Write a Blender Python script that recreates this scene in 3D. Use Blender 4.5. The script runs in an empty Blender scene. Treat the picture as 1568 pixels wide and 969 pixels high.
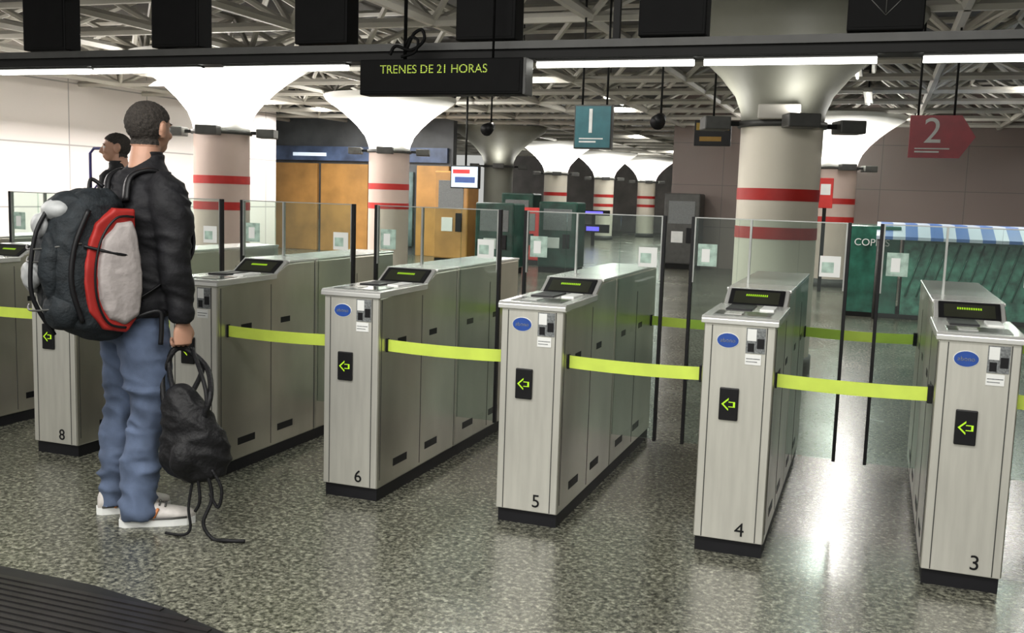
import bpy, bmesh, math, random
from mathutils import Matrix, Vector, noise
random.seed(7)
scene=bpy.context.scene
COL=scene.collection
scene.view_settings.view_transform='Standard'
scene.view_settings.exposure=0.68
scene.view_settings.gamma=.95

# ------------------------------------------------------------------ materials
def new_mat(name):
    m=bpy.data.materials.new(name); m.use_nodes=True
    nt=m.node_tree; b=nt.nodes['Principled BSDF']
    return m,nt,b
def pmat(name,col,rough=.5,metal=0.0,spec=.5,var=.12,scale=12,bump=0.0,bscale=80,emit=None,es=0,coat=0,stretch=None):
    m,nt,b=new_mat(name)
    tc=nt.nodes.new('ShaderNodeTexCoord')
    n=nt.nodes.new('ShaderNodeTexNoise'); n.inputs['Scale'].default_value=scale; n.inputs['Detail'].default_value=4
    if stretch:
        mp=nt.nodes.new('ShaderNodeMapping'); mp.inputs['Scale'].default_value=stretch
        nt.links.new(tc.outputs['Object'],mp.inputs[0]); nt.links.new(mp.outputs[0],n.inputs['Vector'])
    else: nt.links.new(tc.outputs['Object'],n.inputs['Vector'])
    r=nt.nodes.new('ShaderNodeValToRGB')
    c=Vector(col)
    r.color_ramp.elements[0].position=.3; r.color_ramp.elements[1].position=.7
    r.color_ramp.elements[0].color=(*(c*(1-var)),1); r.color_ramp.elements[1].color=(*[min(1,x*(1+var)) for x in c],1)
    nt.links.new(n.outputs['Fac'],r.inputs['Fac']); nt.links.new(r.outputs['Color'],b.inputs['Base Color'])
    b.inputs['Roughness'].default_value=rough; b.inputs['Metallic'].default_value=metal
    b.inputs['Specular IOR Level'].default_value=spec
    b.inputs['Coat Weight'].default_value=coat
    if bump>0:
        n2=nt.nodes.new('ShaderNodeTexNoise'); n2.inputs['Scale'].default_value=bscale; n2.inputs['Detail'].default_value=3
        nt.links.new(tc.outputs['Object'],n2.inputs['Vector'])
        bp=nt.nodes.new('ShaderNodeBump'); bp.inputs['Strength'].default_value=bump; bp.inputs['Distance'].default_value=.01
        nt.links.new(n2.outputs['Fac'],bp.inputs['Height']); nt.links.new(bp.outputs['Normal'],b.inputs['Normal'])
    if emit:
        b.inputs['Emission Color'].default_value=(*emit,1); b.inputs['Emission Strength'].default_value=es
    return m
def glass_mat(name,tint=(.86,.93,.9),gl=.045):
    m=bpy.data.materials.new(name); m.use_nodes=True; nt=m.node_tree
    nt.nodes.remove(nt.nodes['Principled BSDF']); out=nt.nodes['Material Output']
    t=nt.nodes.new('ShaderNodeBsdfTransparent'); t.inputs[0].default_value=(*tint,1)
    g=nt.nodes.new('ShaderNodeBsdfGlossy'); g.inputs['Roughness'].default_value=.03
    lw=nt.nodes.new('ShaderNodeLayerWeight'); lw.inputs[0].default_value=.2
    ad=nt.nodes.new('ShaderNodeMath'); ad.operation='MULTIPLY_ADD'; ad.inputs[1].default_value=.35; ad.inputs[2].default_value=gl
    nt.links.new(lw.outputs['Fresnel'],ad.inputs[0])
    mx=nt.nodes.new('ShaderNodeMixShader'); nt.links.new(ad.outputs[0],mx.inputs[0])
    nt.links.new(t.outputs[0],mx.inputs[1]); nt.links.new(g.outputs[0],mx.inputs[2])
    nt.links.new(mx.outputs[0],out.inputs['Surface'])
    return m
def floor_mat():
    m,nt,b=new_mat('granite_floor')
    tc=nt.nodes.new('ShaderNodeTexCoord')
    v=nt.nodes.new('ShaderNodeTexVoronoi'); v.inputs['Scale'].default_value=85
    n=nt.nodes.new('ShaderNodeTexNoise'); n.inputs['Scale'].default_value=44; n.inputs['Detail'].default_value=6; n.inputs['Roughness'].default_value=.75
    n2=nt.nodes.new('ShaderNodeTexNoise'); n2.inputs['Scale'].default_value=1.3; n2.inputs['Detail'].default_value=5
    for q in (v,n,n2): nt.links.new(tc.outputs['Object'],q.inputs['Vector'])
    r=nt.nodes.new('ShaderNodeValToRGB'); e=r.color_ramp.elements
    e[0].position=.38; e[0].color=(.026,.027,.023,1); e[1].position=.64; e[1].color=(.44,.435,.38,1)
    a=r.color_ramp.elements.new(.5); a.color=(.18,.18,.152,1)
    nt.links.new(n.outputs['Fac'],r.inputs['Fac'])
    sep=nt.nodes.new('ShaderNodeSeparateColor'); nt.links.new(v.outputs['Color'],sep.inputs[0])
    r2=nt.nodes.new('ShaderNodeValToRGB'); e=r2.color_ramp.elements
    e[0].position=.0; e[0].color=(.25,.25,.24,1); e[1].position=1; e[1].color=(1.0,1.0,.95,1)
    nt.links.new(sep.outputs[0],r2.inputs['Fac'])
    mx=nt.nodes.new('ShaderNodeMix'); mx.data_type='RGBA'; mx.blend_type='MULTIPLY'; mx.inputs[0].default_value=.75
    nt.links.new(r.outputs['Color'],mx.inputs[6]); nt.links.new(r2.outputs['Color'],mx.inputs[7])
    r3=nt.nodes.new('ShaderNodeValToRGB'); e=r3.color_ramp.elements
    e[0].position=.3; e[0].color=(.78,.79,.75,1); e[1].position=.7; e[1].color=(1.12,1.12,1.06,1)
    nt.links.new(n2.outputs['Fac'],r3.inputs['Fac'])
    mx2=nt.nodes.new('ShaderNodeMix'); mx2.data_type='RGBA'; mx2.blend_type='MULTIPLY'; mx2.inputs[0].default_value=1
    nt.links.new(mx.outputs[2],mx2.inputs[6]); nt.links.new(r3.outputs['Color'],mx2.inputs[7])
    nt.links.new(mx2.outputs[2],b.inputs['Base Color'])
    rr=nt.nodes.new('ShaderNodeMapRange'); rr.inputs[3].default_value=.17; rr.inputs[4].default_value=.33
    nt.links.new(n2.outputs['Fac'],rr.inputs[0]); nt.links.new(rr.outputs[0],b.inputs['Roughness'])
    b.inputs['Specular IOR Level'].default_value=.7
    return m
def panel_mat(name,c1,c2,w,hh,axis='Y',rough=.35,ms=.012):
    m,nt,b=new_mat(name)
    tc=nt.nodes.new('ShaderNodeTexCoord'); sp=nt.nodes.new('ShaderNodeSeparateXYZ'); cb=nt.nodes.new('ShaderNodeCombineXYZ')
    nt.links.new(tc.outputs['Object'],sp.inputs[0]); nt.links.new(sp.outputs[axis],cb.inputs[0]); nt.links.new(sp.outputs['Z'],cb.inputs[1])
    bt=nt.nodes.new('ShaderNodeTexBrick'); bt.offset=0
    nt.links.new(cb.outputs[0],bt.inputs['Vector'])
    bt.inputs['Scale'].default_value=1; bt.inputs['Brick Width'].default_value=w; bt.inputs['Row Height'].default_value=hh
    bt.inputs['Mortar Size'].default_value=ms; bt.inputs['Color1'].default_value=(*c1,1); bt.inputs['Color2'].default_value=(*[x*.95 for x in c1],1); bt.inputs['Mortar'].default_value=(*c2,1)
    nt.links.new(bt.outputs['Color'],b.inputs['Base Color']); b.inputs['Roughness'].default_value=rough
    return m
def stripe_mat(name,c1,c2,period):
    m,nt,b=new_mat(name)
    tc=nt.nodes.new('ShaderNodeTexCoord'); sp=nt.nodes.new('ShaderNodeSeparateXYZ')
    nt.links.new(tc.outputs['Object'],sp.inputs[0])
    d=nt.nodes.new('ShaderNodeMath'); d.operation='FRACT'; k=nt.nodes.new('ShaderNodeMath'); k.operation='DIVIDE'; k.inputs[1].default_value=period
    nt.links.new(sp.outputs['X'],k.inputs[0]); nt.links.new(k.outputs[0],d.inputs[0])
    g=nt.nodes.new('ShaderNodeMath'); g.operation='GREATER_THAN'; g.inputs[1].default_value=.5; nt.links.new(d.outputs[0],g.inputs[0])
    mx=nt.nodes.new('ShaderNodeMix'); mx.data_type='RGBA'; mx.inputs[6].default_value=(*c1,1); mx.inputs[7].default_value=(*c2,1)
    nt.links.new(g.outputs[0],mx.inputs[0]); nt.links.new(mx.outputs[2],b.inputs['Base Color'])
    return m
def dotmatrix_mat(name,col,strength,pitch_):
    m,nt,b=new_mat(name)
    b.inputs['Base Color'].default_value=(.02,.02,.01,1); b.inputs['Roughness'].default_value=.5
    tc=nt.nodes.new('ShaderNodeTexCoord'); sp=nt.nodes.new('ShaderNodeSeparateXYZ'); nt.links.new(tc.outputs['Object'],sp.inputs[0])
    outs=[]
    for ax in ('X','Z'):
        a=nt.nodes.new('ShaderNodeMath'); a.operation='DIVIDE'; a.inputs[1].default_value=pitch_; nt.links.new(sp.outputs[ax],a.inputs[0])
        c=nt.nodes.new('ShaderNodeMath'); c.operation='FRACT'; nt.links.new(a.outputs[0],c.inputs[0])
        d=nt.nodes.new('ShaderNodeMath'); d.operation='GREATER_THAN'; d.inputs[1].default_value=.28; nt.links.new(c.outputs[0],d.inputs[0]); outs.append(d)
    e=nt.nodes.new('ShaderNodeMath'); e.operation='MULTIPLY'; nt.links.new(outs[0].outputs[0],e.inputs[0]); nt.links.new(outs[1].outputs[0],e.inputs[1])
    s=nt.nodes.new('ShaderNodeMath'); s.operation='MULTIPLY'; s.inputs[1].default_value=strength; nt.links.new(e.outputs[0],s.inputs[0])
    b.inputs['Emission Color'].default_value=(*col,1); nt.links.new(s.outputs[0],b.inputs['Emission Strength'])
    return m

STEEL=pmat('brushed_steel',(.64,.63,.57),.34,.6,var=.06,scale=6,stretch=(6,6,.6))
STEELD=pmat('steel_side',(.56,.545,.48),.28,.85,var=.22,scale=2.0,stretch=(1,1.2,.5))
STEELL=pmat('steel_lid',(.75,.75,.72),.26,.6,var=.06,scale=3)
BLACK=pmat('black_plastic',(.008,.008,.009),.45,spec=.3,var=.2)
LINE=pmat('seam_and_groove_shade',(.05,.05,.045),.6)
PLINTH=pmat('plinth_rubber',(.010,.010,.012),.5,spec=.3)
GLASS=glass_mat('door_glass')
GFRAME=pmat('aluminium_frame',(.40,.41,.39),.35,.7)
BLUE=pmat('blue_sticker',(.02,.07,.30),.4)
WHITE=pmat('white_label',(.70,.71,.69),.5,var=.04)
GREY=pmat('grey_print',(.16,.17,.17),.6,var=.5,scale=120)
STICK=pmat('glass_sticker',(.33,.44,.38),.5,var=.3,scale=30)
GREENE=pmat('green_led',(.1,.3,.0),.5,emit=(.55,.78,.03),es=.5)
GREENT=pmat('green_text_led',(.1,.3,.0),.5,emit=(.42,.60,.03),es=.42)
LEDM=dotmatrix_mat('green_dot_matrix',(.42,.56,.03),1.0,.0085)
TAPE=pmat('yellow_tape',(.53,.66,.09),.55,var=.06)
TUBE=pmat('fluorescent_tube',(1,1,1),.5,emit=(1,1,.93),es=5)
TUBEF=pmat('batten_tube',(1,1,1),.5,emit=(1,1,.93),es=2.5)
RAIL=pmat('gantry_dark_metal',(.010,.010,.0095),.6,.0,spec=.2)
RAILG=pmat('gantry_grey_metal',(.05,.05,.047),.5,.3)
SIGB=pmat('signal_housing_black',(.003,.003,.003),.6,spec=.1,var=.2)
HOUS=pmat('lamp_housing_grey',(.08,.08,.075),.5,.3)
COLW=pmat('column_cream_paint',(.76,.71,.60),.5,var=.05,scale=2)
COLP=pmat('column_pinkish_paint',(.60,.48,.42),.5,var=.06,scale=2)
RED=pmat('red_band',(.50,.025,.02),.5,var=.08)
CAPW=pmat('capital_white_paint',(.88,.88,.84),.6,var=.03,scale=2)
CAPD=pmat('capital_unlit_grey',(.24,.24,.20),.6,var=.1,scale=2)  # darker copy of the capital white; the missing uplight is put into its colour
FRAME=pmat('space_frame_paint',(.50,.48,.43),.5,var=.15,scale=1)
CEIL=pmat('ceiling_dark',(.075,.072,.066),.8,var=.3,scale=1)
WOOD=pmat('wood_panel',(.40,.21,.06),.4,var=.2,scale=2.5)
GREYW=pmat('grey_wall_paint',(.19,.175,.165),.5,var=.25,scale=1.5)
DARKW=pmat('dark_shop',(.07,.075,.08),.5,var=.4,scale=1.5)

# ------------------------------------------------------------------ mesh builder
def catmull(pts,n=6):
    pts=[Vector(p) for p in pts]; out=[]
    for i in range(len(pts)-1):
        p0=pts[max(i-1,0)];p1=pts[i];p2=pts[i+1];p3=pts[min(i+2,len(pts)-1)]
        for k in range(n):
            t=k/n
            out.append(.5*((2*p1)+(-p0+p2)*t+(2*p0-5*p1+4*p2-p3)*t*t+(-p0+3*p1-3*p2+p3)*t**3))
    out.append(pts[-1]); return out
class MB:
    def __init__(s): s.bm=bmesh.new(); s.mats=[]
    def mi(s,m):
        if m not in s.mats: s.mats.append(m)
        return s.mats.index(m)
    def merge(s,b2,mat,M=None,smooth=False):
        if M is not None: bmesh.ops.transform(b2,matrix=M,verts=b2.verts)
        bmesh.ops.recalc_face_normals(b2,faces=b2.faces)
        i=s.mi(mat)
        for f in b2.faces: f.material_index=i; f.smooth=smooth
        me=bpy.data.meshes.new('t'); b2.to_mesh(me); b2.free(); s.bm.from_mesh(me); bpy.data.meshes.remove(me)
    def box(s,lo,hi,mat,bev=0,M=None):
        b=bmesh.new(); bmesh.ops.create_cube(b,size=1)
        lo=Vector(lo);hi=Vector(hi)
        for v in b.verts: v.co=Vector([lo[i]+(v.co[i]+.5)*(hi[i]-lo[i]) for i in range(3)])
        if bev>0: bmesh.ops.bevel(b,geom=list(b.edges),offset=bev,segments=2,affect='EDGES',profile=.5)
        s.merge(b,mat,M)
    def prism(s,prof,x0,x1,mat,bev=0,M=None):
        b=bmesh.new()
        A=[b.verts.new((x0,p[0],p[1])) for p in prof]; B=[b.verts.new((x1,p[0],p[1])) for p in prof]
        b.faces.new(A); b.faces.new(B[::-1]); n=len(prof)
        for i in range(n): b.faces.new((A[i],B[i],B[(i+1)%n],A[(i+1)%n]))
        if bev>0: bmesh.ops.bevel(b,geom=list(b.edges),offset=bev,segments=2,affect='EDGES',profile=.5)
        s.merge(b,mat,M)
    def poly(s,pts,z0,z1,mat):
        b=bmesh.new()
        A=[b.verts.new((p[0],p[1],z0)) for p in pts]; B=[b.verts.new((p[0],p[1],z1)) for p in pts]
        b.faces.new(A[::-1]); b.faces.new(B); n=len(pts)
        for i in range(n): b.faces.new((A[i],A[(i+1)%n],B[(i+1)%n],B[i]))
        s.merge(b,mat)
    def rings(s,rs,mat,seg=24,M=None,smooth=True,cap=True):
        b=bmesh.new(); R=[]
        for c,u,v in rs:
            c=Vector(c);u=Vector(u);v=Vector(v)
            R.append([b.verts.new(c+u*math.cos(2*math.pi*k/seg)+v*math.sin(2*math.pi*k/seg)) for k in range(seg)])
        for i in range(len(R)-1):
            for k in range(seg): b.faces.new((R[i][k],R[i][(k+1)%seg],R[i+1][(k+1)%seg],R[i+1][k]))
        if cap: b.faces.new(R[0][::-1]); b.faces.new(R[-1])
        s.merge(b,mat,M,smooth)
    def tube(s,pts,rad,mat,seg=10,M=None,flat=1.0,sm=0,up=None):
        if sm:
            n0=len(pts); rr=rad if isinstance(rad,(list,tuple)) else [rad]*n0
            pts=catmull(pts,sm); r2=[]
            for i in range(len(pts)):
                t=i/sm; k=min(int(t),n0-2); r2.append(rr[k]*(1-(t-k))+rr[k+1]*(t-k))
            rad=r2
        pts=[Vector(p) for p in pts]; n=len(pts)
        if not isinstance(rad,(list,tuple)): rad=[rad]*n
        rs=[]; u=None
        for i in range(n):
            t=(pts[min(i+1,n-1)]-pts[max(i-1,0)]).normalized()
            if u is None:
                a=Vector(up) if up else (Vector((0,0,1)) if abs(t.z)<.9 else Vector((1,0,0)))
                u=(a-t*a.dot(t)).normalized()
            else: u=(u-t*u.dot(t)).normalized()
            v=t.cross(u)
            rs.append((pts[i],u*rad[i],v*rad[i]*flat))
        s.rings(rs,mat,seg,M)
    def ell(s,c,r,mat,M=None,seg=24):
        b=bmesh.new(); bmesh.ops.create_uvsphere(b,u_segments=seg,v_segments=seg//2,radius=1)
        for v in b.verts: v.co=Vector((c[0]+v.co.x*r[0],c[1]+v.co.y*r[1],c[2]+v.co.z*r[2]))
        s.merge(b,mat,M,True)
    def text(s,body,size,mat,M,ext=.0006,align='CENTER'):
        cu=bpy.data.curves.new('t','FONT'); cu.body=body; cu.size=size; cu.extrude=ext; cu.align_x=align; cu.align_y='CENTER'
        o=bpy.data.objects.new('t',cu); COL.objects.link(o)
        dg=bpy.context.evaluated_depsgraph_get(); dg.update()
        me=bpy.data.meshes.new_from_object(o.evaluated_get(dg))
        b=bmesh.new(); b.from_mesh(me)
        bpy.data.objects.remove(o); bpy.data.meshes.remove(me)
        s.merge(b,mat,M)
    def obj(s,name,parent=None,loc=(0,0,0),rot=None):
        me=bpy.data.meshes.new(name); s.bm.to_mesh(me); s.bm.free()
        for m in s.mats: me.materials.append(m)
        o=bpy.data.objects.new(name,me); COL.objects.link(o); o.location=loc
        if rot: o.rotation_euler=rot
        if parent: o.parent=parent
        return o
def empty(name,loc=(0,0,0),rz=0):
    e=bpy.data.objects.new(name,None); COL.objects.link(e); e.location=loc; e.rotation_euler=(0,0,rz); e.empty_display_size=.2
    return e
FR=Matrix.Rotation(math.pi/2,4,'X')   # text facing -y
def T(x,y,z): return Matrix.Translation((x,y,z))

# ------------------------------------------------------------------ camera
f,yaw,pitch,roll,h=1563.1,.3457,.1207,.0322,1.45
F=Vector((-math.sin(yaw)*math.cos(pitch),math.cos(yaw)*math.cos(pitch),-math.sin(pitch)))
R0=Vector((math.cos(yaw),math.sin(yaw),0)); D0=F.cross(R0)
R=R0*math.cos(roll)-D0*math.sin(roll); D=R0*math.sin(roll)+D0*math.cos(roll)
cam=bpy.data.cameras.new('camera'); co=bpy.data.objects.new('camera',cam); COL.objects.link(co)
co.matrix_world=Matrix(((R[0],-D[0],-F[0],0),(R[1],-D[1],-F[1],0),(R[2],-D[2],-F[2],h),(0,0,0,1)))
cam.sensor_width=36; cam.lens=36*f/1600; scene.camera=co

# ------------------------------------------------------------------ room
b=MB(); b.box((-17,-4,-.1),(10,44,0),floor_mat()); b.obj('floor')
b=MB(); b.box((-17,-4,3.8),(10,44,3.9),CEIL); b.obj('ceiling')
WL=panel_mat('white_wall_panels',(.86,.81,.78),(.45,.43,.42),1.9,1.02,'Y')
b=MB(); b.box((-12.9,-4,0),(-12.7,19.4,3.8),WL); b.obj('wall_left')
b=MB(); b.box((-17,43.8,0),(10,44,3.8),GREYW); b.obj('wall_back')
b=MB(); b.box((9.8,-4,0),(10,43.8,3.8),GREYW); b.obj('wall_right')
b=MB(); b.box((-4.3,22,0),(9.8,22.3,3.8),panel_mat('brown_marble_panels',(.24,.19,.17),(.13,.11,.10),1.6,.9,'X',ms=.006)); b.obj('wall_ticket_hall')
b=MB()
b.box((-17,21,0),(-9.1,21.2,3.8),DARKW)
for x0,x1 in [(-13.9,-12.55),(-12.45,-11.2),(-9.95,-9.15)]:
    b.box((x0,20.9,0),(x1,21,2.05),WOOD,.01)
b.box((-11.1,20.92,.2),(-10.05,21,1.9),pmat('shop_window',(.12,.17,.17),.1,var=.6,scale=3))
b.box((-13.9,20.9,2.12),(-9.2,20.98,2.45),pmat('blue_fascia',(.06,.09,.17),.4,var=.6,scale=2))
b.box((-13.2,20.88,2.22),(-12.3,20.9,2.3),pmat('lit_sign_strip',(.8,.8,.8),.4,emit=(.6,.8,1),es=.35))
b.box((-10.9,20.88,2.18),(-10.2,20.9,2.38),pmat('lit_sign_strip_blue',(.3,.4,.6),.4,emit=(.3,.5,1),es=.35))
b.obj('wall_wood_partition')

# ------------------------------------------------------------------ space frame ceiling
def space_frame():
    bm=MB(); s=1.55
    xs=[-16.5+s*i for i in range(17)]; ys=[5.8+s*i for i in range(22)]
    zb,zt=3.06,3.6
    def strut(p,q,r):
        p=Vector(p);q=Vector(q); d=(q-p).normalized(); a=Vector((0,0,1)); u=d.cross(a)
        u=(u if u.length>.01 else Vector((1,0,0))).normalized(); v=d.cross(u)
        bm.rings([(p,u*r,v*r),(q,u*r,v*r)],FRAME,6,smooth=False,cap=False)
    for i,x in enumerate(xs):
        for j,y in enumerate(ys):
            far=y>24
            if i<len(xs)-1: strut((x,y,zb),(x+s,y,zb),.05)
            if j<len(ys)-1: strut((x,y,zb),(x,y+s,zb),.05)
            if not far:
                c=(x+s/2,y+s/2,zt)
                for dx in (0,s):
                    for dy in (0,s): strut((x+dx,y+dy,zb),c,.035)
                if i<len(xs)-1: strut(c,(x+s*1.5,y+s/2,zt),.04)
                strut(c,(x+s/2,y+s*1.5,zt),.04)
    return bm.obj('ceiling_space_frame')
space_frame()

# ------------------------------------------------------------------ columns
def column(x,y,mat,lit,rad=.345,bands=True,far=False,cm=None):
    bm=MB(); seg=32
    X=Vector((1,0,0));Y=Vector((0,1,0))
    prof=[(0,rad),(2.12,rad)]
    bm.rings([((0,0,z),X*r,Y*r) for z,r in prof],mat,seg,cap=False)
    bm.rings([((0,0,0),X*(rad+.02),Y*(rad+.02)),((0,0,.14),X*(rad+.02),Y*(rad+.02))],HOUS,seg)
    if bands:
        for z0 in (1.475,1.15):
            bm.rings([((0,0,z0),X*(rad+.004),Y*(rad+.004)),((0,0,z0+.1),X*(rad+.004),Y*(rad+.004))],RED,seg,cap=False)
    cp=[(2.12,rad),(2.22,rad+.01),(2.36,.41),(2.52,.54),(2.66,.69),(2.77,.83),(2.86,.96),(2.94,1.08),(3.0,1.12),(3.03,1.12)]
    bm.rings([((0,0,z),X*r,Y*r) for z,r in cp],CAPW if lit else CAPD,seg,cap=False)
    bm.rings([((0,0,2.09),X*(rad+.03),Y*(rad+.03)),((0,0,2.14),X*(rad+.03),Y*(rad+.03))],HOUS,seg)
    lamps=[]
    for k in range(4):
        a=math.radians(20+90*k); M=Matrix.Rotation(a,4,'Z')
        bm.box((rad,-.02,2.1),(rad+.16,.02,2.14),RAIL,0,M)
        bm.box((rad+.12,-.13,2.06),(rad+.34,.13,2.17),HOUS,.01,M)
        lamps.append(M@Vector((rad+.23,0,2.19)))
    if not lit and bands:
        bm.box((-.16,-rad-.1,2.14),(.18,-rad+.02,2.26),FRAME,.01)
    o=bm.obj('column',loc=(x,y,0))
    for p in lamps:
        l=bpy.data.lights.new('capital_uplight','AREA'); l.shape='DISK'; l.size=.18; l.energy=(18 if lit else 1.5)*(1.2 if far else 1); l.color=(1,.98,.93)
        lo=bpy.data.objects.new('uplight',l); COL.objects.link(lo); lo.parent=o; lo.location=p
        c=Vector((-p.x,-p.y,0)).normalized()*.12
        lo.rotation_euler=Vector((-c.x,-c.y,-1)).to_track_quat('Z','Y').to_euler()
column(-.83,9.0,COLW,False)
column(-7.87,10.8,COLP,True)
column(-7.9,15.5,COLP,True)
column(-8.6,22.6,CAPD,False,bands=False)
column(-9.06,28.6,COLW,True,far=True)
column(-9.06,34.2,COLW,True,far=True)
column(-8.5,38.5,COLW,True,far=True)
column(-.75,19,COLP,True)

# fluorescent battens under the space frame (real luminaires)
def batten(x,y,ln=1.3,ax='x',e=26,z=3.0):
    bm=MB(); hx,hy=(ln/2,.06) if ax=='x' else (.06,ln/2)
    bm.box((-hx,-hy,0),(hx,hy,.05),FRAME,.005)
    if ax=='x': bm.tube([(-hx+.03,0,-.02),(hx-.03,0,-.02)],.016,TUBEF,8)
    else: bm.tube([(0,-hy+.03,-.02),(0,hy-.03,-.02)],.016,TUBEF,8)
    for q in (-.3,.3):
        p=(q,0) if ax=='x' else (0,q)
        bm.tube([(p[0],p[1],.05),(p[0],p[1],3.8-z)],.008,RAIL,6)
    o=bm.obj('fluorescent_batten',loc=(x,y,z))
    l=bpy.data.lights.new('batten_light','AREA'); l.shape='RECTANGLE'; l.size=ln if ax=='x' else .15; l.size_y=.15 if ax=='x' else ln; l.energy=e; l.color=(1,.98,.93)
    lo=bpy.data.objects.new('batten_light',l); COL.objects.link(lo); lo.parent=o; lo.location=(0,0,-.05)
for x,y,e in [(-3.0,7.4,36),(1.9,10.6,40),(-4.6,12.6,50),(1.9,15,50),(-10.2,13,40),(-4.6,17.8,55),(4,18,50),(-6,26,50),(-6.5,33,50),(-10.8,18.6,55)]:
    batten(x,y,1.4,'y',e,3.2)
for x,y in [(-.35,12.2),(-.25,15.5)]: batten(x,y,1.6,'y',38)

# ------------------------------------------------------------------ ticket gates
Y0,X3,S,W,H,L=4.076,.249,.883,.288,.995,1.884
pmat_reader=pmat('reader_glass',(.10,.11,.10),.15,var=.3,scale=20)
pmat_disp=pmat('display_screen',(.03,.032,.022),.3,spec=.3)
def gate(num,x):
    bm=MB()
    ZT=1.046
    bm.box((.008,.012,0),(W-.008,L-.01,.062),PLINTH)
    prof=[(0,.06),(0,.962),(.49,.968),(.625,ZT-.003),(.897,ZT),(.897,.06)]
    bm.prism(prof,0,W,STEELD,.008)
    bm.box((0,.905,.06),(W,L,ZT),STEELD,.008)
    bm.box((.004,.895,.07),(W-.004,.907,ZT-.012),LINE)
    bm.box((-.003,.9,ZT-.002),(W+.003,L+.003,ZT+.012),STEELL,.004)
    bm.box((.004,-.006,.064),(W-.004,.004,.962),STEEL,.003)
    for xx in (.033,W-.037):
        bm.box((xx,-.0075,.068),(xx+.004,-.005,.955),LINE)  # thin dark strips on the face, groove shadow put in as colour
    bm.prism([(-.02,.962),(-.02,.982),(-.008,.992),(.5,.995),(.5,.966)],-.01,W+.01,STEELL,.003)
    bm.box((.03,.03,.991),(W-.03,.2,.9955),pmat_reader,.001)
    bm.box((.05,.24,.991),(.16,.44,1.001),BLACK,.003)
    bm.box((.19,.26,.992),(.25,.42,1.002),WHITE,.003)
    bm.box((.07,.06,.994),(.14,.16,.9975),STEELL)
    M=T(W/2,.558,1.010)@Matrix.Rotation(math.radians(31),4,'X')
    bm.box((-W/2+.004,-.085,-.01),(W/2-.004,.082,.008),STEELL,.004,M)
    bm.box((-.122,-.072,.004),(.122,.066,.016),BLACK,.004,M)
    bm.box((-.1,-.045,.0155),(.1,.045,.0168),pmat_disp,0,M)
    for k in range(11):
        bm.box((-.048+k*.009,.008,.0168),(-.042+k*.009,.022,.0178),GREENT,0,M)
    bm.box((-.003,.632,ZT-.002),(W+.003,.897,ZT+.012),STEELL,.004)
    X=Vector((1,0,0));Z=Vector((0,0,1))
    bm.rings([((.1,-.006,.895),X*.045,Z*.031),((.1,-.0085,.895),X*.045,Z*.031)],WHITE,28,smooth=False)
    bm.rings([((.1,-.0085,.895),X*.043,Z*.029),((.1,-.0095,.895),X*.043,Z*.029)],BLUE,28,smooth=False)
    bm.text('abono',.024,GREY,T(.1,-.0098,.895)@FR)
    bm.box((.172,-.009,.85),(.248,-.005,.952),GREY)
    bm.box((.176,-.0095,.9),(.212,-.006,.948),WHITE)
    bm.box((.216,-.0095,.87),(.244,-.006,.91),BLACK)
    bm.box((.18,-.0098,.856),(.205,-.006,.89),BLACK)
    bm.box((.172,-.009,.803),(.235,-.005,.845),WHITE)
    bm.box((.176,-.0098,.826),(.231,-.008,.829),GREY); bm.box((.176,-.0098,.814),(.22,-.008,.817),GREY)
    bm.box((.080,-.018,.568),(.156,-.005,.702),BLACK,.004)
    def arrow(sc,mat,yy):
        pts=[(-.03,0),(0,.028),(0,.012),(.028,.012),(.028,-.012),(0,-.012),(0,-.028)]
        q=bmesh.new(); vs=[q.verts.new((.118+p[0]*sc,yy,.635+p[1]*sc)) for p in pts]; q.faces.new(vs); bm.merge(q,mat)
    arrow(.95,GREENE,-.0186); arrow(.66,BLACK,-.0190)
    bm.text(str(num),.082,BLACK,T(.19,-.008,.112)@FR,.001)
    for sx in (-.0015,W-.0015):
        x0,x1=sx,sx+.003
        for y0 in (.16,.52,1.02,1.42):
            bm.box((x0,y0,.135),(x1,y0+.15,.172),BLACK)
            bm.box((x0,y0+.03,.725),(x1,y0+.12,.755),BLACK)
        for yy in (.455,1.39):
            bm.box((x0,yy,.08),(x1,yy+.004,.94),LINE)
        bm.box((x0,.02,.1),(x1,.024,.95),LINE)
    yd=.935; g=(S-W)/2-.072
    bm.box((-g,yd-.006,.225),(-.0,yd+.006,1.369),GLASS); bm.box((W,yd-.006,.225),(W+g,yd+.006,1.369),GLASS)
    bm.box((0,yd-.006,ZT+.01),(W,yd+.006,1.369),GLASS)
    bm.box((-g-.008,yd-.014,.215),(-g+.008,yd+.014,1.372),BLACK,.002)
    bm.box((W+g-.008,yd-.014,.215),(W+g+.008,yd+.014,1.372),BLACK,.002)
    bm.box((-g+.008,yd-.010,ZT),(-g+.015,yd+.010,1.37),GFRAME)
    bm.box((W+g-.015,yd-.010,ZT),(W+g-.008,yd+.010,1.37),GFRAME)
    bm.box((-g,yd-.008,1.366),(W+g,yd+.008,1.371),GFRAME)
    bm.box((W*.2-.005,yd-.01,ZT+.01),(W*.2+.005,yd+.01,1.37),GFRAME)
    bm.box((-g+.03,yd-.009,1.13),(-g+.125,yd-.007,1.24),STICK); bm.box((-g+.05,yd-.010,1.15),(-g+.09,yd-.008,1.215),WHITE)
    bm.box((W+g-.125,yd-.009,1.11),(W+g-.03,yd-.007,1.21),WHITE); bm.box((W+g-.115,yd-.010,1.13),(W+g-.06,yd-.008,1.18),STICK)
    return bm.obj('ticket_gate',loc=(x,Y0,0))
for k,n in enumerate([3,4,5,6,7,8,9,10]): gate(n,X3-k*S)
gate(2,X3+S)
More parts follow.
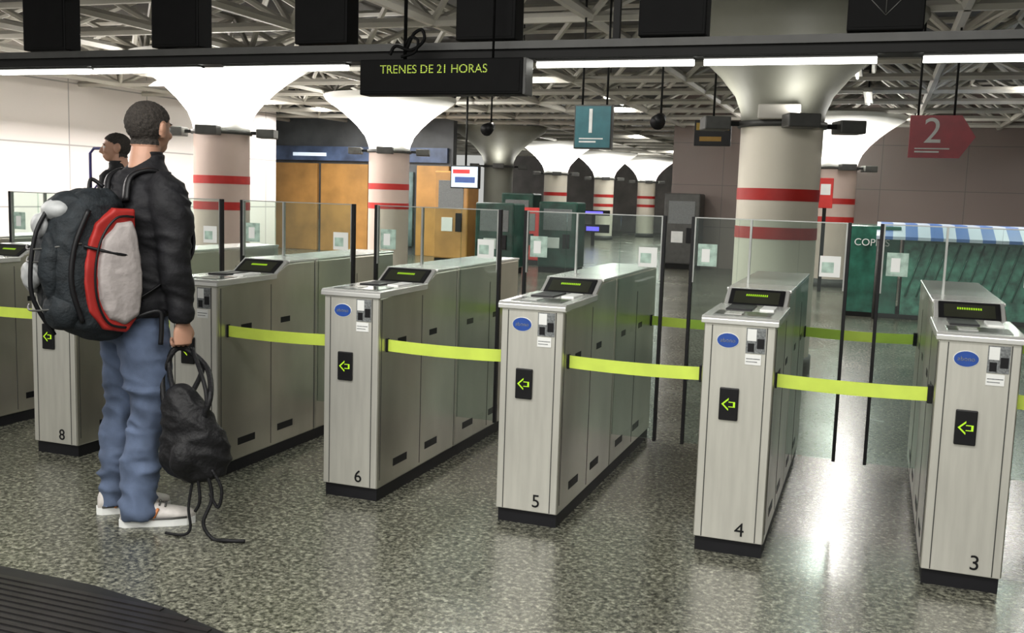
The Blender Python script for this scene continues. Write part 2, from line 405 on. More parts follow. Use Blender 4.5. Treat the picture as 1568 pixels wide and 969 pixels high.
for k in range(-1,8):
    for yy in (Y0+.075,Y0+L-.1):
        bm=MB(); x1=X3-k*S; x0=x1-(S-W)
        n=12
        pts=[]
        for i in range(n+1):
            t=i/n; pts.append((x0+.006+(x1-x0-.012)*t, -.018*4*t*(1-t)*.35))
        q=bmesh.new(); top=[q.verts.new((p[0],yy,.763+p[1])) for p in pts]; bot=[q.verts.new((p[0],yy,.708+p[1])) for p in pts]
        top2=[q.verts.new((p[0],yy+.004,.763+p[1])) for p in pts]; bot2=[q.verts.new((p[0],yy+.004,.708+p[1])) for p in pts]
        for i in range(n):
            q.faces.new((top[i],top[i+1],bot[i+1],bot[i])); q.faces.new((top2[i+1],top2[i],bot2[i],bot2[i+1]))
            q.faces.new((top[i],top2[i],top2[i+1],top[i+1])); q.faces.new((bot[i],bot[i+1],bot2[i+1],bot2[i]))
        bm.merge(q,TAPE)
        bm.box((x1-.02,yy-.012,.7),(x1-.001,yy+.014,.772),BLACK,.002)
        bm.box((x0+.001,yy-.008,.704),(x0+.008,yy+.012,.768),BLACK)
        bm.obj('barrier_tape')

# ------------------------------------------------------------------ overhead gantry
YB=4.57
g=empty('overhead_gantry',(0,YB,0))
bm=MB()
bm.box((-7.5,-.05,2.085),(3,.09,2.15),RAIL,.004)
bm.box((-7.5,-.07,2.13),(3,-.05,2.165),RAILG)
bm.box((-7.5,-.03,2.47),(3,.05,2.53),RAIL)
for xx in [-7.2,-5.5,-3.7,-1.2,.9,2.8]:
    bm.box((xx,.0,2.1),(xx+.03,.03,3.8),RAIL)
bm.obj('rail',g)
for k in range(8):
    gx=X3-k*S-(S-W)/2+.02
    bm=MB(); bm.box((gx-.15,-.09,2.17),(gx+.15,.03,2.47),SIGB,.006)
    bm.box((gx-.135,-.092,2.185),(gx+.135,-.088,2.455),SIGB)
    bm.obj('aisle_signal',g)
    if k==0:
        bm=MB()
        for p,q2 in [((-.0,.10),(.0,-.08)),((-.075,-.01),(0,-.09)),((.075,-.01),(0,-.09))]:
            bm.tube([(gx+p[0],-.094,2.32+p[1]),(gx+q2[0],-.094,2.32+q2[1])],.0025,HOUS,6)
        bm.obj('arrow_mark',g)
bm=MB()
for x0,x1 in [(-7.1,-6.4),(-6.35,-5.62),(-5.57,-4.87),(-4.85,-4.2),(-4.17,-3.46),(-3.31,-2.57),(-1.56,-.82),(-.775,-.05),(.13,.87),(.9,1.6)]:
    bm.tube([(x0,0,2.063),(x1,0,2.063)],.014,TUBE,10)
    bm.box((x0,-.03,2.075),(x1,.03,2.088),RAILG)
bm.obj('tubes',g)
bm=MB()
bm.box((-.415,-.05,-.08),(.415,.05,.085),SIGB,.006)
bm.box((-.40,-.053,-.066),(.40,-.049,.07),SIGB)
bm.box((.415,-.05,-.08),(.43,.05,.085),RAILG,.003)
bm.text('TRENES DE 21 HORAS',.056,LEDM,T(-.03,-.054,.035)@FR)
bm.tube([(-.2,0,.085),(-.2,.0,1.815)],.009,SIGB,8)
bm.tube([(.25,0,.085),(.25,0,1.815)],.006,SIGB,8)
bm.tube([(-.2,0,.12),(-.15,-.02,.2),(-.1,-.03,.22),(-.09,-.03,.17),(-.16,-.02,.13),(-.24,-.02,.15),(-.27,-.02,.11)],.008,SIGB,8,sm=6)
bm.tube([(-.2,0,.16),(-.16,-.02,.19),(-.12,-.03,.17),(-.14,-.02,.12),(-.21,-.02,.10)],.007,SIGB,8,sm=6)
bm.obj('led_message_board',loc=(-1.97,4.405,1.985))

# ------------------------------------------------------------------ platform signs
TEAL=pmat('teal_sign',(.03,.12,.14),.4); REDS=pmat('red_sign',(.30,.010,.018),.4)
def sign(name,loc,w,hh,mat,txt,arrow=0):
    bm=MB()
    if arrow:
        q=[(-w/2,-hh/2),(w/2,-hh/2),(w/2+arrow,0),(w/2,hh/2),(-w/2,hh/2)]
        b2=bmesh.new(); A=[b2.verts.new((p[0],-.03,p[1])) for p in q]; B=[b2.verts.new((p[0],.03,p[1])) for p in q]
        b2.faces.new(A);b2.faces.new(B[::-1])
        for i in range(5): b2.faces.new((A[i],B[i],B[(i+1)%5],A[(i+1)%5]))
        bm.merge(b2,mat)
    else:
        bm.box((-w/2-.012,-.035,-hh/2-.012),(w/2+.012,.03,hh/2+.012),RAILG,.004); bm.box((-w/2,-.04,-hh/2),(w/2,-.03,hh/2),mat)
    WS=pmat('sign_print',(.62,.62,.60),.5)
    bm.text(txt,hh*.85,WS,T(-.02,-.042,.04)@FR,.002)
    bm.box((-w*.38,-.042,-hh*.38),(w*.1,-.040,-hh*.34),WS); bm.box((-w*.38,-.042,-hh*.30),(w*.3,-.040,-hh*.27),WS)
    for sx in (-w*.35,w*.35): bm.tube([(sx,0,hh/2),(sx,0,3.8-loc[2])],.01,RAIL,8)
    return bm.obj(name,loc=loc)
sign('platform_sign',(-2.42,8.7,2.07),.32,.36,TEAL,'1')
sign('platform_sign',(.42,9.7,2.08),.42,.37,REDS,'2',.12)
bm=MB(); bm.box((-.2,-.03,-.14),(.2,.03,.14),BLACK,.005); bm.box((-.18,-.033,.03),(.18,-.03,.11),pmat('yellow_sign',(.35,.23,.02),.5)); bm.box((-.14,-.034,-.09),(.1,-.03,-.04),pmat('orange_text',(.35,.2,.02),.5))
bm.tube([(0,0,.14),(0,0,1.6)],.012,RAIL,8); bm.obj('exit_sign',loc=(-1.78,11.3,2.2))
bm=MB(); bm.box((-.27,-.05,-.2),(.27,.05,.2),BLACK,.01); bm.box((-.25,-.055,-.18),(.25,-.05,.18),pmat('screen_white',(.7,.75,.8),.4,emit=(.6,.75,.95),es=.5))
bm.box((-.22,-.058,.06),(.1,-.055,.13),pmat('screen_red',(.6,.05,.05),.4,emit=(.7,.05,.05),es=.4)); bm.box((-.18,-.058,-.1),(.2,-.055,0),pmat('screen_blue',(.05,.1,.3),.4,emit=(.05,.1,.3),es=.3))
bm.tube([(0,0,.2),(0,0,2.06)],.02,RAIL,8); bm.obj('hanging_monitor',loc=(-6.9,16.5,1.74))
for p in [(-1.95,9.3,2.2),(-4.1,10.5,2.2)]:
    bm=MB(); bm.tube([(0,0,0),(0,-.14,-.05)],[.05,.07],BLACK,14); bm.tube([(0,0,0),(0,0,3.8-p[2])],.01,RAIL,8); bm.obj('ceiling_spotlight',loc=p)

# ------------------------------------------------------------------ hall furniture behind
GRN=pmat('green_glass',(.02,.11,.075),.2,var=.5,scale=5); GRN2=pmat('green_light_panel',(.07,.21,.155),.3,var=.6,scale=8)
DGR=pmat('machine_dark_green',(.02,.06,.045),.3,var=.5,scale=4)
bm=MB()
bm.box((-.1,0,.05),(.55,1.2,1.2),GRN,.01); bm.box((.6,0,.05),(2.3,1.2,1.04),GRN2,.01); bm.box((2.35,0,.05),(4.2,1.2,1.1),pmat('blue_panel',(.05,.13,.24),.3,var=.4,scale=6),.01)
for i in range(12): bm.tube([(.65+i*.14,-.01,.3),(.85+i*.14,-.01,1.0)],.012,GRN,6)
bm.prism([(-.25,1.04),(-.25,1.08),(.3,1.24),(1.3,1.24),(1.3,1.18),(.3,1.18)],.25,4.3,stripe_mat('awning_stripes',(.05,.12,.32),(.38,.43,.5),.3))
bm.text('COPIAS',.13,WHITE,T(.2,-.02,.98)@FR)
for xx in (.28,2.3,4.22): bm.tube([(xx,-.22,0),(xx,-.22,1.06)],.02,HOUS,8)
bm.box((-.1,-.02,0),(4.2,1.2,.06),RAIL)
bm.obj('market_kiosk',loc=(-.25,14,0))
for x,y,mt,hh in [(-6.6,17.5,DGR,1.3),(-5.7,18.5,DGR,1.35),(-7.0,20.2,RED,1.2),(-3.9,21.5,HOUS,1.6),(-8.3,19.4,WOOD,1.9),(-7.6,21.5,DGR,1.5)]:
    bm=MB(); bm.box((-.38,-.3,.1),(.38,.3,hh),mt,.03); bm.box((-.36,-.28,0),(.36,.28,.1),RAIL); bm.box((-.28,-.31,hh*.6),(.28,-.295,hh*.9),GREY,.005); bm.box((-.2,-.315,hh*.35),(.05,-.295,hh*.5),WHITE,.005)
    bm.box((.12,-.33,hh*.35),(.25,-.295,hh*.55),BLACK,.005)
    bm.obj('vending_machine',loc=(x,y,0))
bm=MB(); bm.box((-.5,-.05,-.08),(.5,.05,.08),BLACK,.01); bm.box((-.3,-.055,-.04),(.3,-.05,.04),pmat('neon_blue',(.1,.1,.6),.4,emit=(.15,.12,1),es=1.0))
bm.box((-.2,-.055,-.55),(.2,-.05,-.42),pmat('neon_violet',(.1,.1,.6),.4,emit=(.2,.15,1),es=.7)); bm.box((-.5,-.04,-.6),(.5,.05,-.35),BLACK); bm.box((-.05,-.03,-1.0),(.05,.03,0),RAIL); bm.obj('neon_shop_sign',loc=(-8.1,29.5,1.0))
bm=MB(); bm.box((-.12,-.03,-.2),(.12,.03,.3),RED,.01); bm.box((-.08,-.035,.02),(.08,-.03,.2),WHITE); bm.box((-.03,-.02,-1.6),(.03,.02,-.2),RAIL); bm.obj('fire_extinguisher_sign',loc=(-.85,17.6,1.6))
bm=MB(); PUR=pmat('violet_tube',(.10,.09,.28),.4)
bm.tube([(-.09,0,0),(-.09,0,1.68),(-.05,0,1.72),(.12,0,1.72),(.14,0,1.68),(.14,0,0)],.012,PUR,8); bm.tube([(-.09,0,1.35),(.14,0,1.6)],.008,PUR,6); bm.tube([(-.09,0,1.35),(.14,0,1.35)],.01,PUR,6)
bm.obj('tubular_stand',loc=(-6.0,6.6,0))

# ------------------------------------------------------------------ escalator landing plate
METP=pmat('landing_plate_metal',(.07,.065,.065),.3,.7)
bm=MB()
pts=[(-6.5,.6),(-1.35,.6),(-1.32,1.7),(-1.42,2.15),(-1.6,2.42),(-1.91,2.62),(-2.2,2.70),(-2.56,2.755),(-3.0,2.76),(-6.5,2.78)]
bm.poly(pts,.0,.006,pmat('plate_edge',(.03,.03,.03),.4,.4))
def xr(y):
    P=pts[1:9]
    for i in range(len(P)-1):
        if P[i][1]<=y<=P[i+1][1]: 
            t=(y-P[i][1])/(P[i+1][1]-P[i][1]+1e-9); return P[i][0]*(1-t)+P[i+1][0]*t
    return P[-1][0]
y=.65
while y<2.7:
    bm.box((-6.45,y,.005),(xr(y+.02)-.05,y+.022,.011),METP); y+=.036
bm.obj('escalator_landing_plate')

# ------------------------------------------------------------------ people
def remesh(bm,voxel,smooth=4):
    me=bpy.data.meshes.new('t'); bm.bm.to_mesh(me); bm.bm.free()
    o=bpy.data.objects.new('t',me); COL.objects.link(o)
    m=o.modifiers.new('r','REMESH'); m.mode='VOXEL'; m.voxel_size=voxel; m.use_smooth_shade=True
    if smooth:
        m2=o.modifiers.new('s','SMOOTH'); m2.factor=.5; m2.iterations=smooth
    dg=bpy.context.evaluated_depsgraph_get(); dg.update()
    out=bpy.data.meshes.new_from_object(o.evaluated_get(dg))
    bpy.data.objects.remove(o); bpy.data.meshes.remove(me)
    for p in out.polygons: p.use_smooth=True
    return out
def wrinkle(me,amp,sx=9,sz=22,seed=0,mask=None):
    ns=[v.normal.copy() for v in me.vertices]
    for v,n in zip(me.vertices,ns):
        c=v.co
        q=Vector((c.x*sx+seed,c.y*sx,c.z*sz+c.x*6))
        a=1-abs(noise.noise(q))*2.2
        a2=noise.noise(q*.45+Vector((3,9,2)))
        k=mask(c) if mask else 1
        v.co=c+n*amp*k*(a*.6+a2*.9-.3)
def add_mesh(name,me,mats,parent,loc=(0,0,0),rot=(0,0,0)):
    me.name=name; me.materials.clear()
    for m in mats: me.materials.append(m)
    o=bpy.data.objects.new(name,me); COL.objects.link(o); o.parent=parent; o.location=loc; o.rotation_euler=rot
    return o
SKIN=pmat('skin',(.46,.26,.18),.5,var=.06,scale=20)
HAIR=pmat('short_dark_hair',(.034,.028,.023),.8,var=.6,scale=160,bump=.6,bscale=260)
EYE=pmat('eye',(.7,.7,.7),.2)
X=Vector((1,0,0));Y=Vector((0,1,0))
def hand(parent,wrist,side,curl,name,voxel=.0032):
    b=MB()
    b.rings([((-.03,0,0),Vector((0,.022,0)),Vector((0,0,.027))),((0,0,0),Vector((0,.02,0)),Vector((0,0,.03))),((.035,.002,.0),Vector((0,.018,0)),Vector((0,0,.042))),((.07,.002,0),Vector((0,.016,0)),Vector((0,0,.043))),((.092,.0,0),Vector((0,.012,0)),Vector((0,0,.038)))],SKIN,20)
    for zo,ln,r in [(-.031,.062,.0078),(-.010,.074,.0086),(.011,.079,.009),(.031,.070,.0088)]:
        p=Vector((.082,.0,zo)); ang=0; pts=[p.copy()]; rr=[r*1.1]
        for sl,da in zip((.44,.32,.24),curl):
            ang+=math.radians(da); p=p+Vector((math.cos(ang),math.sin(ang),0))*ln*sl*1.15; pts.append(p.copy()); rr.append(r*(.98 if sl>.3 else .82))
        b.tube(pts,rr,SKIN,12,sm=3)
    th=[Vector((.02,.004,.026)),Vector((.05,.018,.048)),Vector((.078,.036,.046)),Vector((.096,.048,.034))]
    b.tube(th,[.014,.0125,.011,.008],SKIN,12,sm=3)
    me=remesh(b,voxel,2)
    M=Matrix(((0,0,1,0),(0,-side,0,0),(-1,0,0,0),(0,0,0,1)))
    me.transform(M)
    if M.determinant()<0: me.flip_normals()
    return add_mesh(name,me,[SKIN],parent,wrist)
sole_acc=pmat('shoe_orange_accent',(.45,.16,.05),.5)
def shoe(b,x,y,mat,sole,ang=0):
    M=T(x,y,0)@Matrix.Rotation(ang,4,'Z')@Matrix.Scale(1.06,4)
    rs=[]
    for f0,hw,zt in [(-.075,.022,.055),(-.065,.035,.085),(-.03,.04,.10),(.02,.042,.095),(.07,.046,.075),(.12,.05,.06),(.165,.047,.05),(.195,.034,.042),(.21,.016,.034)]:
        rs.append(((f0,0,.012+zt/2),Vector((0,hw,0)),Vector((0,0,zt/2))))
    b.rings(rs,mat,20,M)
    sp=[(-.08,.02),(-.06,.038),(0,.04),(.07,.048),(.13,.052),(.18,.046),(.212,.022)]
    pts=[(f0,-w) for f0,w in sp]+[(f0,w) for f0,w in sp[::-1]]
    q=bmesh.new(); A=[q.verts.new((p[0],p[1],0)) for p in pts]; B=[q.verts.new((p[0],p[1],.028)) for p in pts]
    q.faces.new(A[::-1]); q.faces.new(B)
    for i in range(len(pts)): q.faces.new((A[i],A[(i+1)%len(pts)],B[(i+1)%len(pts)],B[i]))
    b.merge(q,sole,M)
    for i in range(4):
        f0=.03+i*.022; b.tube([(f0,-.028,.098-i*.007),(f0+.004,0,.112-i*.008),(f0,.028,.098-i*.007)],.004,HOUS,6,M)
    for s2 in (-1,1):
        for i in range(3):
            f0=-.01+i*.03; b.tube([(f0,s2*.047,.03),(f0+.02,s2*.044,.075)],.006,sole_acc,6,M)
        b.tube([(-.06,s2*.04,.035),(.02,s2*.048,.034),(.12,s2*.053,.034),(.18,s2*.047,.034)],.004,HOUS,6,M)
HX,HY=.03,-.225   # right wrist
def person(name,loc,rz,JK,PT,SH,headturn=0,detail=1.0,scale=1.0,feet=(-.3,-.25)):
    e=empty(name,loc,rz); e.scale=(scale,)*3
    v=.010/detail
    b=MB()
    tor=[(.90,-.07,.130,.182),(.93,-.07,.14,.195),(1.0,-.065,.135,.188),(1.1,-.055,.13,.185),(1.2,-.045,.136,.2),(1.32,-.035,.142,.222),(1.41,-.03,.134,.222),(1.465,-.025,.112,.185),(1.505,-.02,.085,.125),(1.54,-.012,.066,.08),(1.575,-.005,.064,.068)]
    b.rings([((fx,0,z),X*hf,Y*hl) for z,fx,hf,hl in tor],JK,32)
    for s2 in (-1,1):
        if s2<0: arm=[(-.025,-.15,1.43),(-.02,-.2,1.41),(-.01,-.228,1.28),(-.015,-.24,1.13),(.01,-.235,1.0),(HX-.002,HY,.885)]
        else: arm=[(-.025,.15,1.43),(-.02,.21,1.41),(-.01,.235,1.28),(.0,.25,1.13),(.06,.235,1.0),(.10,.22,.89)]
        b.tube(arm,[.078,.083,.074,.065,.059,.048],JK,20,sm=4)
    me=remesh(b,v,4)
    wrinkle(me,.018,7,20,1,lambda c:1 if c.z<1.5 else .3)
    add_mesh('jacket',me,[JK],e)
    b=MB()
    b.tube([(-.03,0,1.545),(-.012,0,1.55),(-.012,0,1.585)],[.066,.068,.066],JK,24); 
    b.rings([((-.07,0,.896),X*.136,Y*.190),((-.07,0,.925),X*.140,Y*.195)],JK,32)
    me=remesh(b,.007,2); add_mesh('jacket_hems',me,[JK],e)
    b=MB()
    b.rings([((fx,0,z),X*hf,Y*hl) for z,fx,hf,hl in [(1.0,-.07,.10,.15),(.93,-.075,.12,.17),(.86,-.082,.128,.18),(.8,-.085,.115,.172),(.77,-.085,.08,.12)]],PT,32)
    for s2 in (-1,1):
        leg=[(-.08,s2*.088,.84),(-.075,s2*.1,.7),(-.07,s2*.108,.52),(-.09,s2*.112,.42),(-.115,s2*.115,.25),(-.125,s2*.115,.09),(-.12,s2*.115,.04)]
        b.tube(leg,[.105,.102,.085,.081,.077,.073,.076],PT,22,sm=4)
    me=remesh(b,v,3)
    wrinkle(me,.018,8,15,5,lambda c:1.5 if (c.z<.3 or .42<c.z<.6) else .8)
    for vv in me.vertices: vv.co.z=max(vv.co.z,.022)
    add_mesh('jeans',me,[PT],e)
    b=MB()
    shoe(b,-.115,-.115,SH,WHITE,feet[0]); shoe(b,-.115,.115,SH,WHITE,feet[1])
    b.obj('shoes',e)
    b=MB()
    b.ell((-.005,0,1.703),(.099,.080,.088),SKIN); b.ell((.03,0,1.665),(.068,.064,.085),SKIN); b.ell((.05,0,1.612),(.042,.042,.036),SKIN)
    b.ell((.083,0,1.70),(.016,.05,.012),SKIN); b.ell((.07,.035,1.655),(.025,.022,.02),SKIN); b.ell((.07,-.035,1.655),(.025,.022,.02),SKIN)
    b.tube([(.092,0,1.69),(.108,0,1.668),(.117,0,1.65),(.095,0,1.643)],[.009,.012,.013,.011],SKIN,12)
    b.ell((.088,0,1.622),(.012,.024,.006),SKIN); b.ell((.086,0,1.611),(.012,.021,.006),SKIN)
    for s2 in (-1,1):
        b.ell((-.004,s2*.082,1.672),(.020,.009,.034),SKIN); b.ell((-.012,s2*.089,1.682),(.018,.007,.024),SKIN)
    b.tube([(-.035,0,1.5),(-.025,0,1.56),(-.012,0,1.63)],[.064,.060,.058],SKIN,24)
    me=remesh(b,.0048/detail,2)
    hairset=set(); ns=[vv.normal.copy() for vv in me.vertices]
    def ishair(c): 
        if abs(c.y)>.083 and c.z<1.71: return False
        if c.z<1.608: return False
        return c.x < -.012+max(0,c.z-1.685)*1.65 or c.z>1.765
    for i,vv in enumerate(me.vertices):
        if ishair(vv.co): hairset.add(i)
    for i in hairset:
        vv=me.vertices[i]; vv.co+=ns[i]*(.006+.004*noise.noise(vv.co*90))
    me.materials.clear(); 
    for p in me.polygons: p.material_index=1 if all(j in hairset for j in p.vertices) else 0
    piv=Vector((-.01,0,0)); 
    M=T(*piv)@Matrix.Rotation(headturn,4,'Z')@T(*(-piv))
    me.transform(M)
    idx=[p.material_index for p in me.polygons]
    o=add_mesh('head',me,[SKIN,HAIR],e)
    for p,i in zip(me.polygons,idx): p.material_index=i
    b=MB()
    for s2 in (-1,1): 
        b.ell((.082,s2*.031,1.685),(.011,.013,.009),EYE,M); b.ell((.0925,s2*.031,1.685),(.002,.005,.005),BLACK,M)
        b.tube([(.090,s2*.016,1.704),(.094,s2*.032,1.708),(.084,s2*.05,1.703)],.003,HAIR,6,M)
    b.obj('eyes',e)
    hand(e,(HX,HY,.872),-1,(62,75,55),'hand_right')
    hand(e,(.105,.218,.875),1,(22,28,20),'hand_left')
    return e
JKM=pmat('black_jacket_cloth',(.009,.009,.011),.7,spec=.35,var=.3,scale=20,bump=.25,bscale=60)
JEAN=pmat('blue_jeans_denim',(.080,.108,.172),.85,var=.32,scale=9,bump=.2,bscale=300)
SHO=pmat('white_sneaker',(.55,.52,.49),.55,var=.12,scale=30)
ca,sa=.70,.714   # heading: ca toward the viewer's right, sa away
O=(-2.93,3.52,0); RZ=math.atan2(ca*.3389+sa*.9408, ca*.9408-sa*.3389)
man=person('traveller_man',O,RZ,JKM,JEAN,SHO,headturn=.40,feet=(-.5,-.35))
DKP=pmat('dark_trousers',(.02,.02,.025),.8)
person('commuter_person',(-5.6,6.35,0),RZ+2.4,pmat('dark_coat',(.012,.012,.014),.8),DKP,BLACK,headturn=.3,detail=.7,scale=1.02)

PKD=pmat('pack_dark_grey_nylon',(.014,.018,.021),.7,spec=.3,var=.35,scale=25,bump=.4,bscale=90)
PKG=pmat('pack_light_grey_nylon',(.33,.30,.29),.7,var=.15,scale=12,bump=.3,bscale=50)
PKR=pmat('pack_red_trim',(.30,.014,.010),.6)
PKS=pmat('pack_silver_pocket',(.34,.35,.35),.5,var=.15,scale=20)
pf,plt=.02,-.045     # small offset of the pack in the man's own frame
cR,sR=math.cos(RZ),math.sin(RZ)
pk=empty('hiking_backpack',(O[0]+pf*cR-plt*sR,O[1]+pf*sR+plt*cR,.0),RZ)
b=MB()
q=bmesh.new(); seg=40; rows=[]
secs=[(.815,-.27,.05,.09),(.83,-.285,.09,.125),(.87,-.31,.125,.155),(.95,-.335,.148,.166),(1.08,-.35,.155,.170),(1.2,-.345,.15,.166),(1.3,-.33,.132,.155),(1.36,-.31,.11,.14),(1.40,-.295,.085,.115),(1.42,-.285,.05,.08)]
for z,fc,hf,hl in secs:
    ring=[]
    for k in range(seg):
        a=2*math.pi*k/seg; c,s_=math.cos(a),math.sin(a); n=.62
        ring.append(q.verts.new((fc+hf*math.copysign(abs(c)**n,c),hl*math.copysign(abs(s_)**n,s_),z)))
    rows.append(ring)
for i in range(len(rows)-1):
    for k in range(seg): q.faces.new((rows[i][k],rows[i][(k+1)%seg],rows[i+1][(k+1)%seg],rows[i+1][k]))
q.faces.new(rows[0][::-1]); q.faces.new(rows[-1])
b.merge(q,PKD,None,True)
me=remesh(b,.009,3); wrinkle(me,.013,11,13,2); add_mesh('main_sack',me,[PKD],pk)
b=MB(); b.ell((-.315,0,1.355),(.145,.15,.06),PKD); me=remesh(b,.009,2); wrinkle(me,.010,12,14,4); add_mesh('lid',me,[PKD],pk)
def side_patch(out,c0,layers,mat,name,amp=.006,seed=6):
    b=MB(); q=bmesh.new(); lay=[]
    for sc,yy in layers: lay.append([q.verts.new((c0[0]+(p[0]-c0[0])*sc,yy,c0[1]+(p[1]-c0[1])*sc)) for p in out])
    n=len(out)
    for i in range(len(lay)-1):
        for k in range(n): q.faces.new((lay[i][k],lay[i][(k+1)%n],lay[i+1][(k+1)%n],lay[i+1][k]))
    q.faces.new(lay[0]); q.faces.new(lay[-1][::-1])
    b.merge(q,mat); me=remesh(b,.006,5); wrinkle(me,amp,12,14,seed); add_mesh(name,me,[mat],pk)
# red fabric gusset (crescent behind the grey panel) and flat light-grey side panel
side_patch([(-.19,1.345),(-.27,1.35),(-.345,1.29),(-.385,1.18),(-.398,1.06),(-.38,.94),(-.32,.868),(-.23,.85),(-.19,.9),(-.19,1.1)],(-.28,1.1),((1.0,-.12),(1.0,-.174),(.97,-.182)),PKR,'red_gusset',.004,3)
side_patch([(-.205,1.30),(-.27,1.295),(-.325,1.22),(-.35,1.11),(-.345,.99),(-.305,.905),(-.24,.885),(-.185,.92),(-.17,1.02),(-.175,1.15),(-.19,1.26)],(-.26,1.09),((1.02,-.13),(1.0,-.188),(.93,-.203),(.6,-.212)),PKG,'side_panel',.006,6)
b=MB()
b.tube([(-.205,-.195,1.315),(-.275,-.197,1.31),(-.335,-.197,1.23),(-.362,-.197,1.11),(-.355,-.197,.985),(-.312,-.194,.895),(-.24,-.19,.872)],.005,BLACK,8,sm=6)
b.tube([(-.37,-.165,1.34),(-.425,-.160,1.2),(-.44,-.160,1.05),(-.40,-.160,.9)],.011,BLACK,8,sm=5)
b.tube([(-.395,-.172,1.20),(-.28,-.214,1.17),(-.19,-.19,1.16)],.006,BLACK,8,sm=5)
b.obj('piping',pk)
b=MB()
b.ell((-.435,-.02,1.335),(.055,.075,.042),PKS); b.ell((-.485,.03,1.27),(.03,.06,.05),PKS)
b.ell((-.515,.05,1.07),(.03,.07,.06),PKS); b.ell((-.49,.10,1.05),(.035,.05,.055),PKS)
me=remesh(b,.006,2); wrinkle(me,.006,20,20,3); add_mesh('silver_pockets',me,[PKS],pk)
b=MB(); b.ell((-.485,-.07,1.12),(.045,.055,.13),PKD); b.ell((-.44,-.07,.94),(.07,.09,.08),PKD); me=remesh(b,.007,2); wrinkle(me,.009,12,14,9); add_mesh('rear_pocket',me,[PKD],pk)
b=MB()
for zz in (1.21,1.16,.97):
    b.tube([(-.40,-.165,zz),(-.50,-.10,zz-.02),(-.54,0,zz-.03),(-.50,.12,zz-.02)],.004,HOUS,6,sm=5)
b.tube([(-.46,-.03,1.36),(-.52,-.03,1.25),(-.545,-.03,1.1),(-.535,-.03,.98),(-.46,-.03,.84)],.009,BLACK,8,sm=5)
b.tube([(-.3,0,1.42),(-.28,.02,1.46),(-.24,0,1.43)],.008,BLACK,8,sm=5)
for s2 in (-1,1):
    P=[(-.19+pf,s2*.09+plt,1.375),(-.13,s2*.10,1.475),(-.03,s2*.115,1.50),(.06,s2*.12,1.42),(.118,s2*.13,1.27),(.095,s2*.165,1.14),(-.05,s2*.20,1.04),(-.19+pf,s2*.15+plt,.97)]
    b.tube([(p[0]-pf,p[1]-plt,p[2]) for p in P],[.022,.024,.025,.024,.022,.016,.012,.012],BLACK,10,sm=6,flat=.5,up=(0,1,0))
b.tube([(-.2,-.15,.9),(-.1,-.185,.93),(-.09,-.19,.87),(-.095,-.19,.79)],.010,BLACK,8,sm=5)
b.obj('straps',pk)

bg=empty('black_rucksack',O,RZ)
BAGM=pmat('bag_black_nylon',(.006,.006,.007),.6,spec=.35,var=.4,scale=20,bump=.5,bscale=50)
hx,hy,hz=HX,HY+.027,.757
cr,cd=.25,-.25
bx,by=ca*cr+sa*cd, -sa*cr+ca*cd
b=MB()
def br(z,dx,hr,ha):
    return ((bx+dx*ca,by-dx*sa,z+.04),Vector((ca,-sa,0))*hr,Vector((sa,ca,0))*ha)
b.rings([br(.195,.02,.07,.045),br(.215,.025,.12,.065),br(.28,.02,.145,.08),br(.37,.01,.138,.08),br(.45,-.012,.115,.07),br(.52,-.03,.085,.055),br(.57,-.04,.05,.035),br(.59,-.04,.02,.018)],BAGM,28)
b.ell((bx-.03,by-.04,.34),(.08,.05,.085),BAGM)
me=remesh(b,.008,3); wrinkle(me,.015,11,14,8); add_mesh('bag_body',me,[BAGM],bg)
b=MB()
def pl(dr,dd,z): return (bx+ca*dr+sa*dd,by-sa*dr+ca*dd,z)
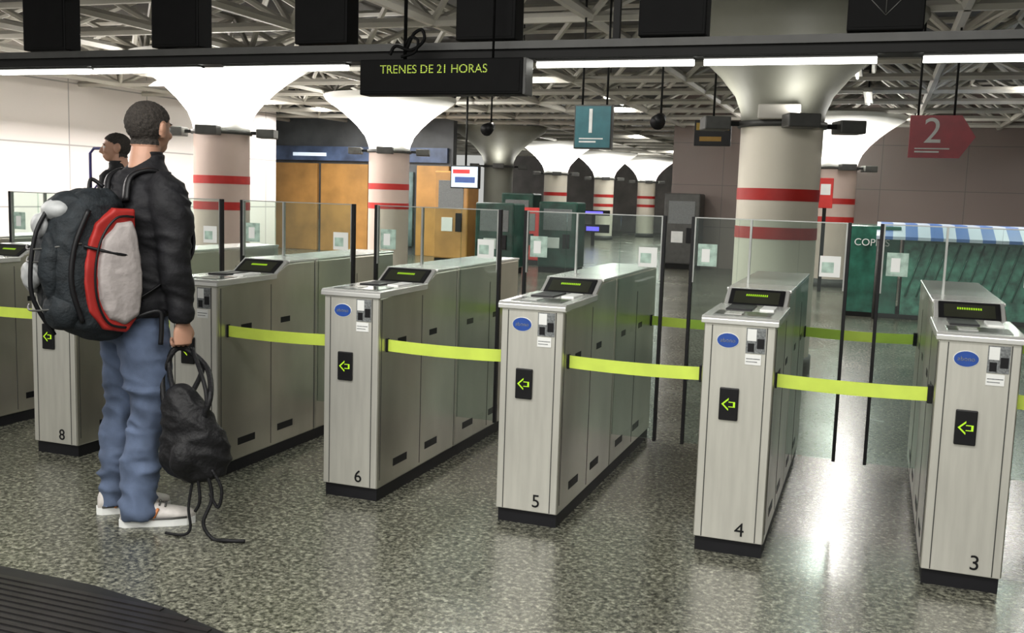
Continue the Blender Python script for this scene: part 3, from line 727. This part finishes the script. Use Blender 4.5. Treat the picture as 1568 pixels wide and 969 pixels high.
b.tube([pl(-.07,.0,.59),(hx-.05,hy-.0,.69),(hx-.03,hy,hz),(hx+.03,hy,hz),(hx+.075,hy-.05,.68),pl(.0,0,.59)],.011,BAGM,8,sm=6)
b.tube([pl(-.11,.01,.51),(hx-.075,hy+.01,.64),(hx-.03,hy,hz-.006),(hx+.03,hy,hz-.006),(hx+.08,hy-.08,.68),pl(.09,-.03,.60),pl(.06,-.03,.50)],.012,BAGM,8,sm=6)
b.tube([pl(.07,-.03,.50),pl(.07,-.03,.62),(hx+.05,hy-.01,hz)],.009,BAGM,8,sm=6)
b.tube([pl(.08,-.05,.28),pl(.10,-.05,.17),pl(.07,-.07,.07),pl(.11,-.08,.008),pl(.17,-.10,.008),pl(.25,-.10,.008)],.008,BAGM,8,sm=6)
b.tube([pl(.02,-.03,.26),pl(.0,-.04,.13),pl(.01,-.05,.04),pl(-.02,-.05,.008),pl(-.10,-.03,.008)],.006,BAGM,8,sm=6)
b.tube([pl(.10,-.05,.29),pl(.14,-.05,.21),pl(.125,-.05,.13),pl(.09,-.05,.19)],.007,BAGM,8,sm=6)
b.tube([pl(.04,-.05,.27),pl(.05,-.05,.16),pl(.03,-.05,.11)],.007,BAGM,8,sm=6)
b.obj('bag_straps',bg)

# ------------------------------------------------------------------ lights
def area(name,loc,sx,sy,e,col=(1,.98,.94),rot=(0,0,0)):
    l=bpy.data.lights.new(name,'AREA'); l.shape='RECTANGLE'; l.size=sx; l.size_y=sy; l.energy=e; l.color=col
    o=bpy.data.objects.new(name,l); COL.objects.link(o); o.location=loc; o.rotation_euler=rot; return o
area('ceiling_light_front',(-1.5,1.2,3.5),6,1.2,175)
area('ceiling_light_front',(-1.5,-2.5,3.4),7,1.5,170,rot=(math.radians(35),0,0))
area('ceiling_light_left',(-11.3,10,3.0),.5,14,560,(1,.95,.92),rot=(0,math.radians(-25),0))
area('ceiling_light_back',(-10,19,3.0),5,.5,80)
area('ceiling_light_back',(-7,31,3.0),5,12,160)
w=bpy.data.worlds.new('world'); scene.world=w; w.use_nodes=True
w.node_tree.nodes['Background'].inputs[0].default_value=(.92,.92,.88,1); w.node_tree.nodes['Background'].inputs[1].default_value=.36
